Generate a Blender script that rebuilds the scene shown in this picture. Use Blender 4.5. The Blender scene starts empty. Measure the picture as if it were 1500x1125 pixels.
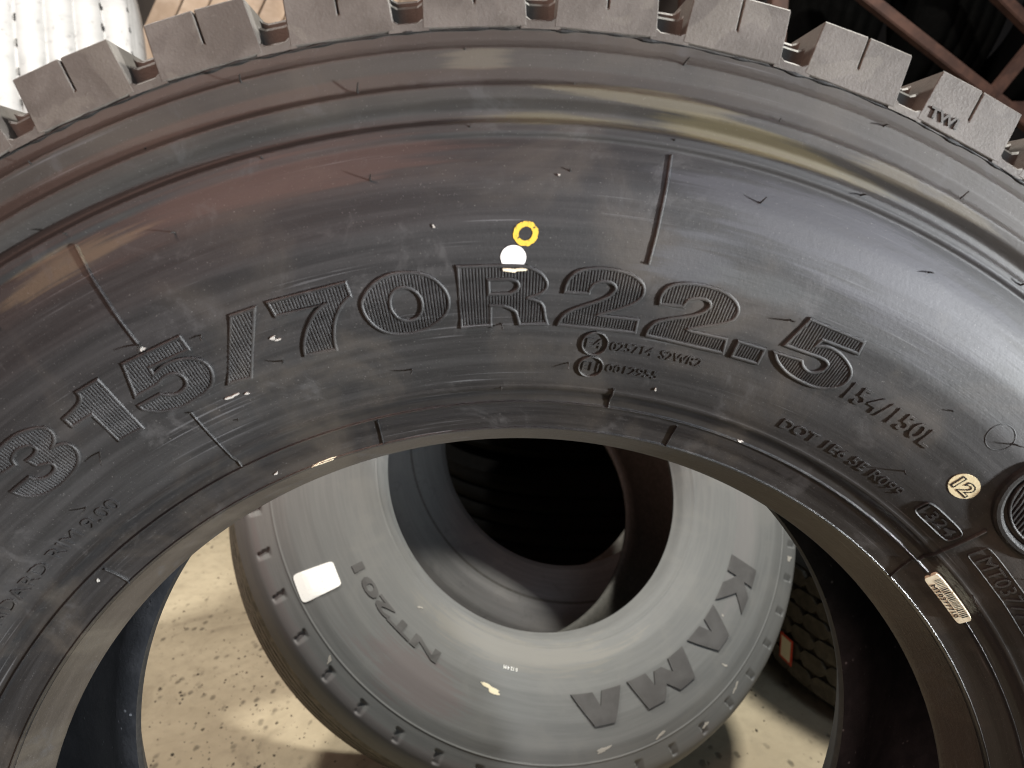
import bpy, bmesh, math, random
from mathutils import Vector, Matrix
random.seed(7)
S = bpy.context.scene
C = S.collection
R = math.radians

# ------------------------------------------------------------------ camera
cam = bpy.data.cameras.new('camera'); camo = bpy.data.objects.new('camera', cam); C.objects.link(camo)
camo.location = (-0.02605, -0.42853, 0.91037)
fwd = Vector((0.06204, 0.98291, -0.17333)); right = Vector((0.99801, -0.06299, 0.0))
up = right.cross(fwd).normalized()
camo.matrix_world = Matrix.Translation(camo.location) @ Matrix((right, up, -fwd)).transposed().to_4x4()
cam.sensor_width = 36; cam.lens = 27.02; cam.clip_start = 0.02; cam.clip_end = 60
cam.dof.use_dof = True; cam.dof.focus_distance = 0.52; cam.dof.aperture_fstop = 12
S.camera = camo

# ------------------------------------------------------------------ light
w = bpy.data.worlds.new('World'); S.world = w; w.use_nodes = True
w.node_tree.nodes['Background'].inputs[0].default_value = (0.72, 0.84, 1.0, 1)
w.node_tree.nodes['Background'].inputs[1].default_value = 0.095
def lamp(name, loc, target, size, power, col, sy=None):
    l = bpy.data.lights.new(name, 'AREA'); l.energy = power; l.color = col
    l.shape = 'RECTANGLE'; l.size = size; l.size_y = sy or size
    o = bpy.data.objects.new(name, l); C.objects.link(o); o.location = loc
    o.rotation_euler = (Vector(target) - Vector(loc)).to_track_quat('-Z', 'Y').to_euler()
    return o
lamp('side_lamp', (2.6, -1.45, 0.57), (-0.05, 0, 0.9), 0.16, 11.0, (0.95, 0.98, 1.0)).data.spread = R(36)
lamp('ceiling_lamp_rear', (1.0, 0.72, 2.45), (0.05, 1.0, 0.2), 0.12, 82, (1.0, 0.97, 0.88), 0.2)
lamp('ceiling_lamp_side', (-1.05, 0.85, 2.5), (-.9, 1.9, 1.1), 0.15, 72, (1.0, 0.95, 0.86), 0.25)
lamp('cool_sheen_fill', (1.35, -1.55, 1.75), (0.1, 0, 0.9), 0.7, 12, (0.74, 0.87, 1.0), 0.7)  # added cool fill for the sheen on the right, no known lamp
lamp('warm_sheen_fill', (-0.95, -1.30, 2.15), (-0.1, 0, 0.9), 0.9, 25, (1.0, 0.60, 0.48), 0.45)  # added lamp standing in for the reflection of a warm lit wall
S.view_settings.view_transform = 'Standard'; S.view_settings.look = 'None'
S.view_settings.exposure = 0.0; S.view_settings.gamma = 1.0
S.render.engine = 'CYCLES'; S.cycles.filter_width = 1.05

# ------------------------------------------------------------------ node helpers
class NT:
    def __init__(s, name):
        s.m = bpy.data.materials.new(name); s.m.use_nodes = True
        s.t = s.m.node_tree; s.p = s.t.nodes['Principled BSDF']
    def n(s, typ, ins=None, **props):
        nd = s.t.nodes.new(typ)
        for k, v in props.items(): setattr(nd, k, v)
        for k, v in (ins or {}).items(): s.put(nd.inputs[k], v)
        return nd
    def put(s, sock, v):
        if isinstance(v, bpy.types.NodeSocket): s.t.links.new(v, sock)
        else: sock.default_value = v
    def math(s, op, a, b=0.0, c=None, clamp=False):
        nd = s.n('ShaderNodeMath', operation=op, use_clamp=clamp); s.put(nd.inputs[0], a); s.put(nd.inputs[1], b)
        if c is not None: s.put(nd.inputs[2], c)
        return nd.outputs[0]
    def ss(s, v, a, b):                                   # smoothstep a..b -> 0..1
        nd = s.n('ShaderNodeMapRange', interpolation_type='SMOOTHSTEP'); s.put(nd.inputs[0], v)
        nd.inputs[1].default_value = a; nd.inputs[2].default_value = b; return nd.outputs[0]
    def mix(s, f, a, b):
        nd = s.n('ShaderNodeMix', data_type='RGBA'); s.put(nd.inputs[0], f)
        for k, v in ((6, a), (7, b)): s.put(nd.inputs[k], v if isinstance(v, bpy.types.NodeSocket) else (*v, 1))
        return nd.outputs[2]
    def noise(s, vec, scale, detail=4, rough=0.55, dist=0.0):
        nd = s.n('ShaderNodeTexNoise'); s.put(nd.inputs['Vector'], vec)
        nd.inputs['Scale'].default_value = scale; nd.inputs['Detail'].default_value = detail
        nd.inputs['Roughness'].default_value = rough; nd.inputs['Distortion'].default_value = dist
        return nd.outputs[0]
    def obj(s): return s.n('ShaderNodeTexCoord').outputs['Object']
    def polar(s, under=False):                            # angle and radius round the tyre's own axle
        co = s.obj(); x = s.n('ShaderNodeSeparateXYZ', {0: co}); k = -1.0 if under else 1.0
        th = s.math('ARCTAN2', s.math('MULTIPLY', x.outputs[0], k), s.math('MULTIPLY', x.outputs[2], k))
        r = s.math('SQRT', s.math('ADD', s.math('MULTIPLY', x.outputs[0], x.outputs[0]), s.math('MULTIPLY', x.outputs[2], x.outputs[2])))
        return co, th, r
    def vec(s, x, y, z=0.0):
        nd = s.n('ShaderNodeCombineXYZ'); s.put(nd.inputs[0], x); s.put(nd.inputs[1], y); s.put(nd.inputs[2], z); return nd.outputs[0]
    def bump(s, h, strength=0.3, dist=0.001):
        nd = s.n('ShaderNodeBump'); s.put(nd.inputs['Height'], h); nd.inputs['Strength'].default_value = strength
        nd.inputs['Distance'].default_value = dist; s.t.links.new(nd.outputs[0], s.p.inputs['Normal'])
    def out(s, col, rough, spec=0.5):
        s.put(s.p.inputs['Base Color'], col if isinstance(col, bpy.types.NodeSocket) else (*col, 1))
        s.put(s.p.inputs['Roughness'], rough); s.p.inputs['Specular IOR Level'].default_value = spec
        return s.m

def rubber_sidewall(name, dark, mid, dust, stains_and_sheen=(), rough=(0.34, 0.58), dust_from=0.44, dust_to=0.47, seed=0.0, dust_amt=0.8, bumpk=0.25, under=False, fineamt=0.5, gloss_in=0.0):
    t = NT(name); co, th, r = t.polar(under)
    streak = t.noise(t.vec(t.math('MULTIPLY', th, 1.1), t.math('MULTIPLY', r, 62.0), seed), 3.0, 6, 0.62, 0.25)
    fine = t.noise(t.vec(t.math('MULTIPLY', th, 5.0), t.math('MULTIPLY', r, 420.0), seed + 3), 3.0, 4, 0.6)
    cloud = t.noise(t.vec(t.math('MULTIPLY', th, 3.0), t.math('MULTIPLY', r, 9.0), seed + 7), 1.6, 5, 0.6, 0.6)
    speck = t.noise(co, 900, 2, 0.5)
    col = t.mix(t.ss(streak, 0.36, 0.68), dark, mid)
    col = t.mix(t.math('MULTIPLY', t.ss(fine, 0.50, 0.75), fineamt), col, mid)
    col = t.mix(t.math('MULTIPLY', t.ss(cloud, 0.48, 0.72), 0.75), col, dust)
    band = t.math('MULTIPLY', t.ss(r, dust_from, dust_to), t.math('MULTIPLY_ADD', t.ss(cloud, 0.25, 0.65), 0.55, 0.45))
    col = t.mix(t.math('MULTIPLY', band, dust_amt), col, dust)
    for (t0, tw, r0, rw, c, amt) in stains_and_sheen:                # dried smears and painted sheen, each with its own ragged outline
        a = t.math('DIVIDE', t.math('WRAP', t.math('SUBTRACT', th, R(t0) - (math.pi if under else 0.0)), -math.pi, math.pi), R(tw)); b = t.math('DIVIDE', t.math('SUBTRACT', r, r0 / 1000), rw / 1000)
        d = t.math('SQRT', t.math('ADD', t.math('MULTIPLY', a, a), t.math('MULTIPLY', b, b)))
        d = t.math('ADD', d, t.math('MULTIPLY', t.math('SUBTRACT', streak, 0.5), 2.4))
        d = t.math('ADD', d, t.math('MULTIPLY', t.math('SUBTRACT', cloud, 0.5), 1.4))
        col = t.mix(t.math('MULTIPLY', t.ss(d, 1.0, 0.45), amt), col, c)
    if fineamt > .3:                                       # hair-thin scuffs round the wall and settled dust
        scr = t.noise(t.vec(t.math('MULTIPLY', th, 3.2), t.math('MULTIPLY', r, 900.0), seed + 13), 1.0, 2, 0.5, 0.4)
        where = t.ss(t.noise(t.vec(t.math('MULTIPLY', th, 4.0), t.math('MULTIPLY', r, 22.0), seed + 17), 1.5, 3), 0.50, 0.66)
        col = t.mix(t.math('MULTIPLY', t.math('MULTIPLY', t.ss(scr, 0.62, 0.72), where), 0.55), col, (0.13, 0.13, 0.135))
        col = t.mix(t.math('MULTIPLY', t.ss(t.noise(co, 1500, 1, 0.5), 0.735, 0.79), 0.5), col, (0.20, 0.195, 0.19))
        big_n = t.noise(co, 34, 5, 0.7, 0.8)
        col = t.mix(t.math('MULTIPLY', t.ss(big_n, 0.56, 0.70), 0.45), col, (0.062, 0.060, 0.060))
    col = t.mix(t.math('MULTIPLY', t.ss(speck, 0.70, 0.78), 0.5), col, (0.16, 0.15, 0.14))
    rg = t.math('MULTIPLY_ADD', t.math('ADD', t.math('MULTIPLY', streak, 0.6), t.math('MULTIPLY', cloud, 0.4)), (rough[1] - rough[0]) * 1.6, rough[0] - 0.3 * (rough[1] - rough[0]))
    if gloss_in: rg = t.math('MULTIPLY', rg, t.math('MULTIPLY_ADD', t.ss(r, .318, .336), .45, .55))      # polished bead zone
    t.bump(t.math('ADD', t.math('MULTIPLY', fine, 0.5), t.math('MULTIPLY', t.noise(co, 420, 4, .7), 0.9)), bumpk, 0.0010)
    return t.out(col, rg, 0.5)

def plain(name, a, b, scale=60, rough=0.6, bump=0.2, spec=0.4, dist=0.0008):
    t = NT(name); co = t.n('ShaderNodeVectorMath', {0: t.obj(), 1: t.vec(t.math('MULTIPLY', t.n('ShaderNodeObjectInfo').outputs['Random'], 17.0), 0.0, 0.0)}, operation='ADD').outputs[0]
    n = t.noise(co, scale, 5, 0.6, 0.3)
    t.bump(t.noise(co, scale * 6, 3), bump, dist)
    return t.out(t.mix(t.ss(n, 0.35, 0.68), a, b), rough, spec)

# ------------------------------------------------------------------ object helpers
def mesh_obj(name, verts, faces, mat, parent=None, loc=(0, 0, 0), smooth=False):
    me = bpy.data.meshes.new(name); me.from_pydata(verts, [], faces); me.update()
    return link(name, me, mat, parent, loc, smooth)
def link(name, me, mat, parent=None, loc=(0, 0, 0), smooth=False):
    if mat is not None and not me.materials: me.materials.append(mat)
    if smooth:
        for p in me.polygons: p.use_smooth = True
    o = bpy.data.objects.new(name, me); C.objects.link(o); o.location = loc
    if parent is not None: o.parent = parent
    return o
def thing(name, label, cat, loc=(0, 0, 0), rot=None, group=None):
    o = bpy.data.objects.new(name, None); C.objects.link(o); o.empty_display_size = 0.1
    o.matrix_world = Matrix.Translation(loc) @ (rot.to_4x4() if rot is not None else Matrix.Identity(4))
    o['label'] = label; o['category'] = cat
    if group: o['group'] = group
    return o
def tag(o, label, cat, group=None):
    o['label'] = label; o['category'] = cat
    if group: o['group'] = group
    return o
def bm_obj(name, bm, mat, parent=None, loc=(0, 0, 0), smooth=False):
    me = bpy.data.meshes.new(name); bm.to_mesh(me); bm.free(); return link(name, me, mat, parent, loc, smooth)
def box_mesh(name, sx, sy, sz, bevel=0.0):
    bm = bmesh.new(); bmesh.ops.create_cube(bm, size=1); bmesh.ops.scale(bm, vec=(sx, sy, sz), verts=bm.verts)
    if bevel: bmesh.ops.bevel(bm, geom=bm.edges[:], offset=bevel, segments=2, affect='EDGES')
    me = bpy.data.meshes.new(name); bm.to_mesh(me); bm.free(); return me
def pt(th, r, y): return (r * math.sin(th), y, r * math.cos(th))
def revolve(name, prof, n, mat, parent, loc, closed=False, wob=None):
    v = []; f = []; m = len(prof)
    for i in range(n):
        th = 2 * math.pi * i / n
        for j, (r, y) in enumerate(prof):
            v.append(pt(th, r, y + (wob(th, r) if wob else 0.0)))
    for i in range(n):
        a = i * m; b = ((i + 1) % n) * m
        for j in range(m - 1 + (1 if closed else 0)):
            k = (j + 1) % m
            f.append((a + j, a + k, b + k, b + j))
    return mesh_obj(name, v, f, mat, parent, loc, True)
def interp(tab, x):
    if x <= tab[0][0]: return tab[0][1]
    for (a, b), (c, d) in zip(tab, tab[1:]):
        if x <= c: return b + (d - b) * (x - a) / (c - a)
    return tab[-1][1]
class Surf:
    """A tyre's outer sidewall, y as a function of the radius: places things on it by angle (deg), radius and height."""
    def __init__(s, tab): s.tab = tab
    def y(s, r): return interp(s.tab, r)
    def at(s, th, r, h=0.0):
        dy = (s.y(r + 0.002) - s.y(r - 0.002)) / 0.004
        l = math.hypot(1, dy); nr, ny = dy / l, -1 / l
        return pt(th, r + nr * h, s.y(r) + ny * h)
def resample(c, closed=True, n=5):
    """points (x, y[, 1 = sharp]) -> dense polyline, Catmull-Rom between the smooth ones"""
    out = []; N = len(c); sh = lambda i: len(c[i % N]) > 2
    for i in range(N):
        p1, p2 = c[i], c[(i + 1) % N]
        p0 = p1 if sh(i) else c[i - 1]; p3 = p2 if sh(i + 1) else c[(i + 2) % N]
        k = 1 if (sh(i) and sh(i + 1)) else n
        for j in range(k):
            t = j / k; q = []
            for d in (0, 1):
                a, b, e, g = p0[d], p1[d], p2[d], p3[d]
                q.append(0.5 * (2 * b + (e - a) * t + (2 * a - 5 * b + 4 * e - g) * t * t + (3 * b - a - 3 * e + g) * t ** 3))
            out.append(tuple(q))
    return out
def ridge(surf, line, wid, hgt, closed, r0, sink=0.0004, jit=None):
    """rounded raised cord along a polyline in (s, r) metres, s = angle * r0"""
    prof = [(-0.5, -sink), (-0.36, hgt * 0.75), (-0.14, hgt), (0.14, hgt), (0.36, hgt * 0.75), (0.5, -sink)]
    N = len(line); v = []; f = []
    for i, p in enumerate(line):
        a = line[i - 1] if (closed or i > 0) else p; b = line[(i + 1) % N] if (closed or i < N - 1) else p
        d1 = Vector((p[0] - a[0], p[1] - a[1])); d2 = Vector((b[0] - p[0], b[1] - p[1]))
        if d1.length < 1e-9: d1 = d2
        if d2.length < 1e-9: d2 = d1
        d1.normalize(); d2.normalize(); n1 = Vector((-d1.y, d1.x)); n2 = Vector((-d2.y, d2.x)); nn = n1 + n2
        nn = nn / max(nn.length_squared, 1.0) * 2 if nn.length > 1e-6 else n1
        wj, hj = jit(i) if jit else (1, 1)
        for (o, h) in prof: v.append(surf.at((p[0] + nn.x * o * wid * wj) / r0, p[1] + nn.y * o * wid * wj, h * hj if h > 0 else h))
    M = len(prof)
    for i in range(N if closed else N - 1):
        a = i * M; b = ((i + 1) % N) * M
        for j in range(M - 1): f.append((a + j, b + j, b + j + 1, a + j + 1))
    if not closed:
        f.append(tuple(range(M))); f.append(tuple((N - 1) * M + M - 1 - j for j in range(M)))
    return v, f
def ribbing(surf, loops, pitch, wid, hgt, r0, inset=0.0008, base=-0.0002, slope=0.0):
    """parallel ribs clipped to the outline (even-odd), each rib a small prism along the radius"""
    allp = [p for l in loops for p in l]; s0 = min(p[0] for p in allp); s1 = max(p[0] for p in allp); v = []; f = []
    rm = sum(p[1] for p in allp) / len(allp)
    k = int((s1 - s0) / pitch); off = ((s1 - s0) - k * pitch) / 2
    for i in range(-14, k + 15):
        s = s0 + off + i * pitch; xs = []
        for l in loops:
            for j in range(len(l)):
                a, b = l[j - 1], l[j]
                ua = a[0] - slope * (a[1] - rm); ub = b[0] - slope * (b[1] - rm)
                if (ua - s) * (ub - s) < 0: xs.append(a[1] + (b[1] - a[1]) * (s - ua) / (ub - ua))
        xs.sort()
        for a, b in zip(xs[::2], xs[1::2]):
            a += inset; b -= inset
            if b - a < 0.0008: continue
            n = max(1, int((b - a) / 0.006)); st = len(v)
            for q in range(n + 1):
                r = a + (b - a) * q / n; ss = s + slope * (r - rm)
                for o, h in ((-0.5, base), (-0.24, hgt), (0.24, hgt), (0.5, base)): v.append(surf.at((ss + o * wid) / r0, r, h))
            for q in range(n):
                for j in range(3): f.append((st + q * 4 + j, st + q * 4 + 4 + j, st + q * 4 + 5 + j, st + q * 4 + 1 + j))
            f.append((st, st + 1, st + 2, st + 3)); f.append(tuple(st + n * 4 + 3 - j for j in range(4)))
    return v, f
def text_raw(s, bold=0.0, res=3, bevel=0.0):
    cu = bpy.data.curves.new('t', 'FONT'); cu.body = s; cu.size = 1; cu.extrude = 0.5; cu.offset = bold; cu.resolution_u = res
    o = bpy.data.objects.new('t', cu); C.objects.link(o)
    dg = bpy.context.evaluated_depsgraph_get(); me = bpy.data.meshes.new_from_object(o.evaluated_get(dg))
    v = [tuple(x.co) for x in me.vertices]; f = [tuple(p.vertices) for p in me.polygons]
    bpy.data.objects.remove(o); bpy.data.curves.remove(cu); bpy.data.meshes.remove(me)
    return v, f
def text_on(name, surf, s, th0, th1, rb, cap, hgt, mat, parent, loc, bold=0.0, base=-0.0003, taper=0.12, flip=False):
    v, f = text_raw(s, bold)
    x0 = min(p[0] for p in v); x1 = max(p[0] for p in v); y0 = min(p[1] for p in v); y1 = max(p[1] for p in v)
    vv = []
    for x, y, z in v:
        u = (x - x0) / (x1 - x0); q = (y - y0) / (y1 - y0)
        vv.append(surf.at(R(th0 + (th1 - th0) * u), rb + cap * q, hgt if z > 0 else base))
    return mesh_obj(name, vv, f, mat, parent, loc)
def patch(name, surf, outline, h, mat, parent, loc, r0, thick=0.0):
    """flat mark lying on the sidewall: fan-filled outline in (s, r)"""
    cs = sum(p[0] for p in outline) / len(outline); cr = sum(p[1] for p in outline) / len(outline); v = []; f = []; K = 5; N = len(outline)
    for k in range(K + 1):
        for p in outline: v.append(surf.at((cs + (p[0] - cs) * k / K) / r0, cr + (p[1] - cr) * k / K, h))
    for k in range(K):
        for i in range(N):
            j = (i + 1) % N; f.append((k * N + i, k * N + j, (k + 1) * N + j, (k + 1) * N + i))
    o = len(v)
    for p in outline: v.append(surf.at(p[0] / r0, p[1], -0.0002))
    for i in range(N):
        j = (i + 1) % N; f.append((K * N + i, K * N + j, o + j, o + i))
    return mesh_obj(name, v, f, mat, parent, loc)

# ------------------------------------------------------------------ materials
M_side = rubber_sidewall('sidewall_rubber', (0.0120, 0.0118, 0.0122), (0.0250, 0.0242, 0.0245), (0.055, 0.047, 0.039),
    stains_and_sheen=[(14.5, 7.5, 455, 5.5, (0.125, 0.104, 0.052), 0.6), (7, 5, 464, 4, (0.13, 0.112, 0.07), 0.5), (24, 6, 462, 4, (0.125, 0.108, 0.075), 0.5), (2, 6, 452, 4, (0.12, 0.105, 0.06), 0.5),
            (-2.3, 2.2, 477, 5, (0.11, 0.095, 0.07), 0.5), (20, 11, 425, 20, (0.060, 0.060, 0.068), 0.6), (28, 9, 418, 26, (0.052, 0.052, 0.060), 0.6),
            (-15, 13, 438, 13, (0.065, 0.040, 0.034), 0.5), (11.5, 4, 395, 16, (0.06, 0.062, 0.068), 0.6),  # the reddish patch is a warm reflection put into the colour
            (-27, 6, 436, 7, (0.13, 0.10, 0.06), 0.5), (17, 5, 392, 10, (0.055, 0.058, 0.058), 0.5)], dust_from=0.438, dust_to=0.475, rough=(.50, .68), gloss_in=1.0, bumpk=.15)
t = NT('tread_block_rubber'); rv = t.n('ShaderNodeObjectInfo').outputs['Random']
co = t.n('ShaderNodeVectorMath', {0: t.obj(), 1: t.vec(t.math('MULTIPLY', rv, 17.0), 0.0, t.math('MULTIPLY', rv, 5.0))}, operation='ADD').outputs[0]
n = t.noise(co, 34, 5, .6, .3); wet = t.noise(co, 22, 3, .5, 1.2); gr = t.noise(co, 700, 3, .7)
col = t.mix(t.ss(n, .35, .68), (.074, .064, .055), (.116, .103, .091)); col = t.mix(t.math('MULTIPLY', t.ss(wet, .585, .615), .28), col, (.16, .145, .122))
col = t.mix(t.math('MULTIPLY', t.ss(wet, .40, .37), .28), col, (.055, .047, .042)); col = t.mix(t.math('MULTIPLY', t.ss(gr, .62, .75), .4), col, (.2, .19, .17))
t.bump(t.math('ADD', gr, t.math('MULTIPLY', n, .6)), .35, .0008); M_block = t.out(col, .6, .4)
M_bead = rubber_sidewall('bead_rubber', (0.022, 0.018, 0.016), (0.040, 0.033, 0.028), (0.070, 0.060, 0.047), dust_from=0.1, dust_to=0.2, dust_amt=0.35)
t = NT('inner_liner_rubber'); co = t.obj(); n = t.noise(co, 60, 5, .6)
vo = t.n('ShaderNodeTexVoronoi', {'Vector': t.n('ShaderNodeVectorMath', {0: co, 1: (1.0, 2.6, 1.0)}, operation='MULTIPLY').outputs[0]}); vo.inputs['Scale'].default_value = 130
dk = t.math('MULTIPLY', t.ss(vo.outputs['Distance'], .20, .10), t.ss(t.noise(co, 55, 2), .52, .62))
t.bump(t.noise(co, 300, 3), .4, .0008)
M_liner = t.out(t.mix(dk, t.mix(t.ss(n, .35, .68), (.030, .032, .037), (.048, .050, .056)), (.22, .23, .25)), .5, .5)
M_dark = plain('black_rubber', (0.012, 0.012, 0.012), (0.020, 0.019, 0.018), 200, 0.5, 0.2)
M_spew = plain('spew_rubber', (0.02, 0.019, 0.018), (0.035, 0.033, 0.03), 400, 0.4, 0.1)
def paint(name, col, wear=0.10, rough=0.7):
    t = NT(name); co = t.obj(); n = t.noise(co, 420, 4, 0.6); c2 = (.03, .028, .025) if wear == 1 else tuple(c * 0.6 for c in col)
    t.bump(n, 0.3, 0.0004); return t.out(t.mix(t.ss(n, 0.54 if wear == 1 else 0.62, 0.66 if wear == 1 else 0.75), col, c2), rough, 0.3)
P_yellow = paint('yellow_paint', (0.62, 0.42, 0.05), 1); P_white = paint('white_paint', (0.86, 0.85, 0.82))
P_cream = paint('cream_paint', (0.62, 0.54, 0.34)); P_chalk = paint('chalk_cream', (0.70, 0.62, 0.45))
P_scuff = paint('pale_scuff', (.38, .36, .33)); P_label = paint('label_paper', (0.74, 0.68, 0.50)); P_ink = paint('black_ink', (0.015, 0.014, 0.013))

# ------------------------------------------------------------------ floor
t = NT('concrete'); co = t.obj()
n1 = t.noise(co, 2.2, 6, 0.6, 0.4); n2 = t.noise(co, 30, 5, 0.65)
sp = t.n('ShaderNodeTexVoronoi', {'Vector': t.n('ShaderNodeVectorMath', {0: co, 1: (1.0, 0.55, 1.0)}, operation='MULTIPLY').outputs[0]}); sp.inputs['Scale'].default_value = 42
spm = t.math('MULTIPLY', t.ss(t.math('ADD', sp.outputs['Distance'], t.math('MULTIPLY', t.noise(co, 90, 3), .30)), 0.44, 0.24), t.ss(t.noise(co, 6, 3, 0.6), 0.42, 0.60))
spm = t.math('MAXIMUM', spm, t.math('MULTIPLY', t.ss(t.noise(t.n('ShaderNodeVectorMath', {0: co, 1: (1.0, 0.35, 1.0)}, operation='MULTIPLY').outputs[0], 70, 3, .5), .66, .72), .6))
col = t.mix(t.ss(n1, 0.35, 0.7), (0.31, 0.262, 0.182), (0.43, 0.37, 0.265)); col = t.mix(t.math('MULTIPLY', t.ss(n2, 0.42, 0.7), 0.35), col, (0.24, 0.205, 0.145))
col = t.mix(t.math('MULTIPLY', spm, 0.8), col, (0.10, 0.085, 0.06))
st_ = t.noise(co, 4.5, 6, .7, 1.0); col = t.mix(t.math('MULTIPLY', t.ss(st_, .50, .68), .55), col, (.20, .165, .115))
t.bump(t.math('SUBTRACT', n2, t.math('MULTIPLY', spm, 0.8)), 0.6, 0.004)
M_floor = t.out(col, 0.75, 0.3)
fl = mesh_obj('floor', [(-4, -2.5, 0), (4, -2.5, 0), (4, 6, 0), (-4, 6, 0)], [(0, 1, 2, 3)], M_floor); fl['kind'] = 'structure'
# loose grit swept up round the tyres
rg = random.Random(21); gv = []; gf = []
for _ in range(5000):
    x, y = (rg.uniform(-.95, .15), rg.uniform(.55, 1.9)) if rg.random() < .8 else (rg.uniform(.3, .9), rg.uniform(.6, 1.3))
    if rg.random() > .08 + .92 * math.exp(-((x + .40) ** 2 / .06 + (y - 1.0) ** 2 / .25)): continue
    s_ = rg.choice((.0008, .001, .0012, .0016, .002, .003)) * rg.uniform(.7, 1.3); a0 = rg.uniform(0, 6.28); o_ = len(gv); fl_ = rg.uniform(.35, .8)
    for k in range(5):
        a = a0 + k * 1.2566; q = s_ * rg.uniform(.6, 1.3); gv.append((x + q * math.cos(a), y + 1.3 * q * math.sin(a), -.0003))
    for k in range(5):
        a = a0 + k * 1.2566 + .3; q = s_ * rg.uniform(.3, .7); gv.append((x + q * math.cos(a), y + 1.3 * q * math.sin(a), s_ * fl_))
    gf.append(tuple(o_ + 5 + k for k in range(5))); gf += [(o_ + k, o_ + (k + 1) % 5, o_ + 5 + (k + 1) % 5, o_ + 5 + k) for k in range(5)]
gr_ = mesh_obj('grit', gv, gf, plain('dark_grit', (.05, .042, .03), (.16, .135, .095), 40, .8, .2)); gr_['kind'] = 'stuff'; tag(gr_, 'dark loose grit scattered on the concrete floor', 'grit')

# ------------------------------------------------------------------ the big tyre in front
PROF = [(.2860, 0), (.2985, -.0275), (.2996, -.0306), (.3075, -.0345), (.3155, -.0400), (.3200, -.0415), (.3245, -.0462), (.330, -.0505), (.345, -.0600), (.365, -.0700), (.385, -.0765), (.405, -.0790), (.425, -.0770), (.440, -.0715), (.444, -.069), (.4450, -.0712), (.4492, -.0708), (.4517, -.0652), (.4555, -.0650), (.4600, -.0690), (.4652, -.0700), (.4678, -.0648), (.474, -.0630), (.4825, -.0640), (.4845, -.0606), (.491, -.0585), (.4935, -.0585)]
def smooth_tab(tab, k, n, keep=()):
    r0, r1 = tab[0][0], tab[-1][0]; out = []
    for i in range(n + 1):
        r = r0 + (r1 - r0) * i / n; acc = 0; ww = 0
        for j in range(-6, 7):
            q = min(max(r + k * j / 6, r0), r1); g = math.exp(-(j / 3) ** 2); acc += g * interp(tab, q); ww += g
        out.append((r, acc / ww))
    return out
big = smooth_tab([p for p in PROF if .3245 <= p[0] <= .4445], .006, 120)
rest = smooth_tab([p for p in PROF if p[0] >= .444], .0012, 70)
low = smooth_tab([p for p in PROF if .2975 <= p[0] <= .3245], .0012, 44)
TAB = [(.2860, 0)] + [p for p in low] + [p for p in big if p[0] > .3250 and p[0] < .4438] + [p for p in rest if p[0] > .4442]
def bumps(r):                                             # the moulded rings: fine cords by the bead, ledge, seam
    b = 0.0
    for r0, wd, h in ((.2998, .0005, .0013), (.3156, .0006, .0013), (.3243, .0011, .0010), (.4445, .0012, .0008), (.4850, .0009, .0004)):
        b += h * math.exp(-((r - r0) / wd) ** 2)
    return b
rs = sorted(set([round(.2980 + i * .0006, 5) for i in range(int((.4935 - .2980) / .0006) + 1)] + [round(c + k * .00016, 5) for c in (.2998, .3156, .3243) for k in range(-9, 10) if c + k * .00016 > .2986]))
FT = Surf([(.2860, 0.0), (.2925, -.0140)] + [(r, interp(TAB, r) - bumps(r)) for r in rs])
FY = 0.144; ZC = 0.517
tyre = thing('truck_tyre', 'big black truck tyre in front, embossed 315/70R22.5, with yellow ring and white dot', 'tyre', (0, 0, 0))
TL = (0, 0, ZC)
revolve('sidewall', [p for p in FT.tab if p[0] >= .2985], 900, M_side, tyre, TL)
sole = [(.2985, FT.y(.2985)), (.2978, -.0262), (.2955, -.0205), (.2925, -.014), (.2885, -.0052), (.2866, -.0012), (.2862, .0012), (.2880, .0055)]
revolve('bead', sole, 480, M_bead, tyre, TL)
inner = [(.2880, .0055), (.300, .004), (.320, -.010), (.36, -.048), (.42, -.060), (.462, -.045), (.474, 0.0), (.477, .072)]
inn = inner + [(r, FY - y) for r, y in inner[-2::-1]]
revolve('inner_liner', inn, 240, M_liner, tyre, TL)
far = [(r, FY - y) for r, y in sole[::-1]] + [(r, FY - y) for r, y in PROF if r >= .2996]
revolve('rear_sidewall', far, 240, M_dark, tyre, TL)
revolve('tread_base', [(.4935, -.0585), (.4935, .072), (.4935, FY + .0585)], 520, M_block, tyre, TL)
# tread blocks
NB = 52; PIT = 2 * math.pi / NB; PH0 = R(1.2)
def block_mesh(name, y0, y1, hb, ht, rb=.4925, rt=.517, sipe=.5022, sw=.0008, bev=.0005):
    o = [(-hb, rb), (hb, rb), (ht, rt)]
    if sipe: a = sw / rt / 2; o += [(a, rt), (a, sipe), (-a, sipe), (-a, rt)]
    o += [(-ht, rt)]
    bm = bmesh.new(); lo = []; hi = []
    for a, r in o:                                        # straight top edges: each half block is flat on top
        k = math.cos(a) if False else 1.0
        lo.append(bm.verts.new(pt(a, r * k, y0))); hi.append(bm.verts.new(pt(a, r * k, y1)))
    N = len(o)
    bm.faces.new(lo); bm.faces.new(hi[::-1])
    for i in range(N): bm.faces.new((lo[i], hi[i], hi[(i + 1) % N], lo[(i + 1) % N]))
    bmesh.ops.recalc_face_normals(bm, faces=bm.faces)
    if bev:
        es = [e for e in bm.edges if e.calc_face_angle(0) > 0.5 and max(v.co.length for v in e.verts) > 0.494]
        bmesh.ops.bevel(bm, geom=es, offset=bev, segments=1, affect='EDGES')
    me = bpy.data.meshes.new(name); bm.to_mesh(me); bm.free(); return me
HB, HT = PIT / 2 - R(0.72), PIT / 2 - R(0.94)
sh_near = block_mesh('shoulder_block', -.0597, -.016, HB, HT)
sh_far = block_mesh('shoulder_block', FY + .016, FY + .0597, HB, HT)
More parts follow.
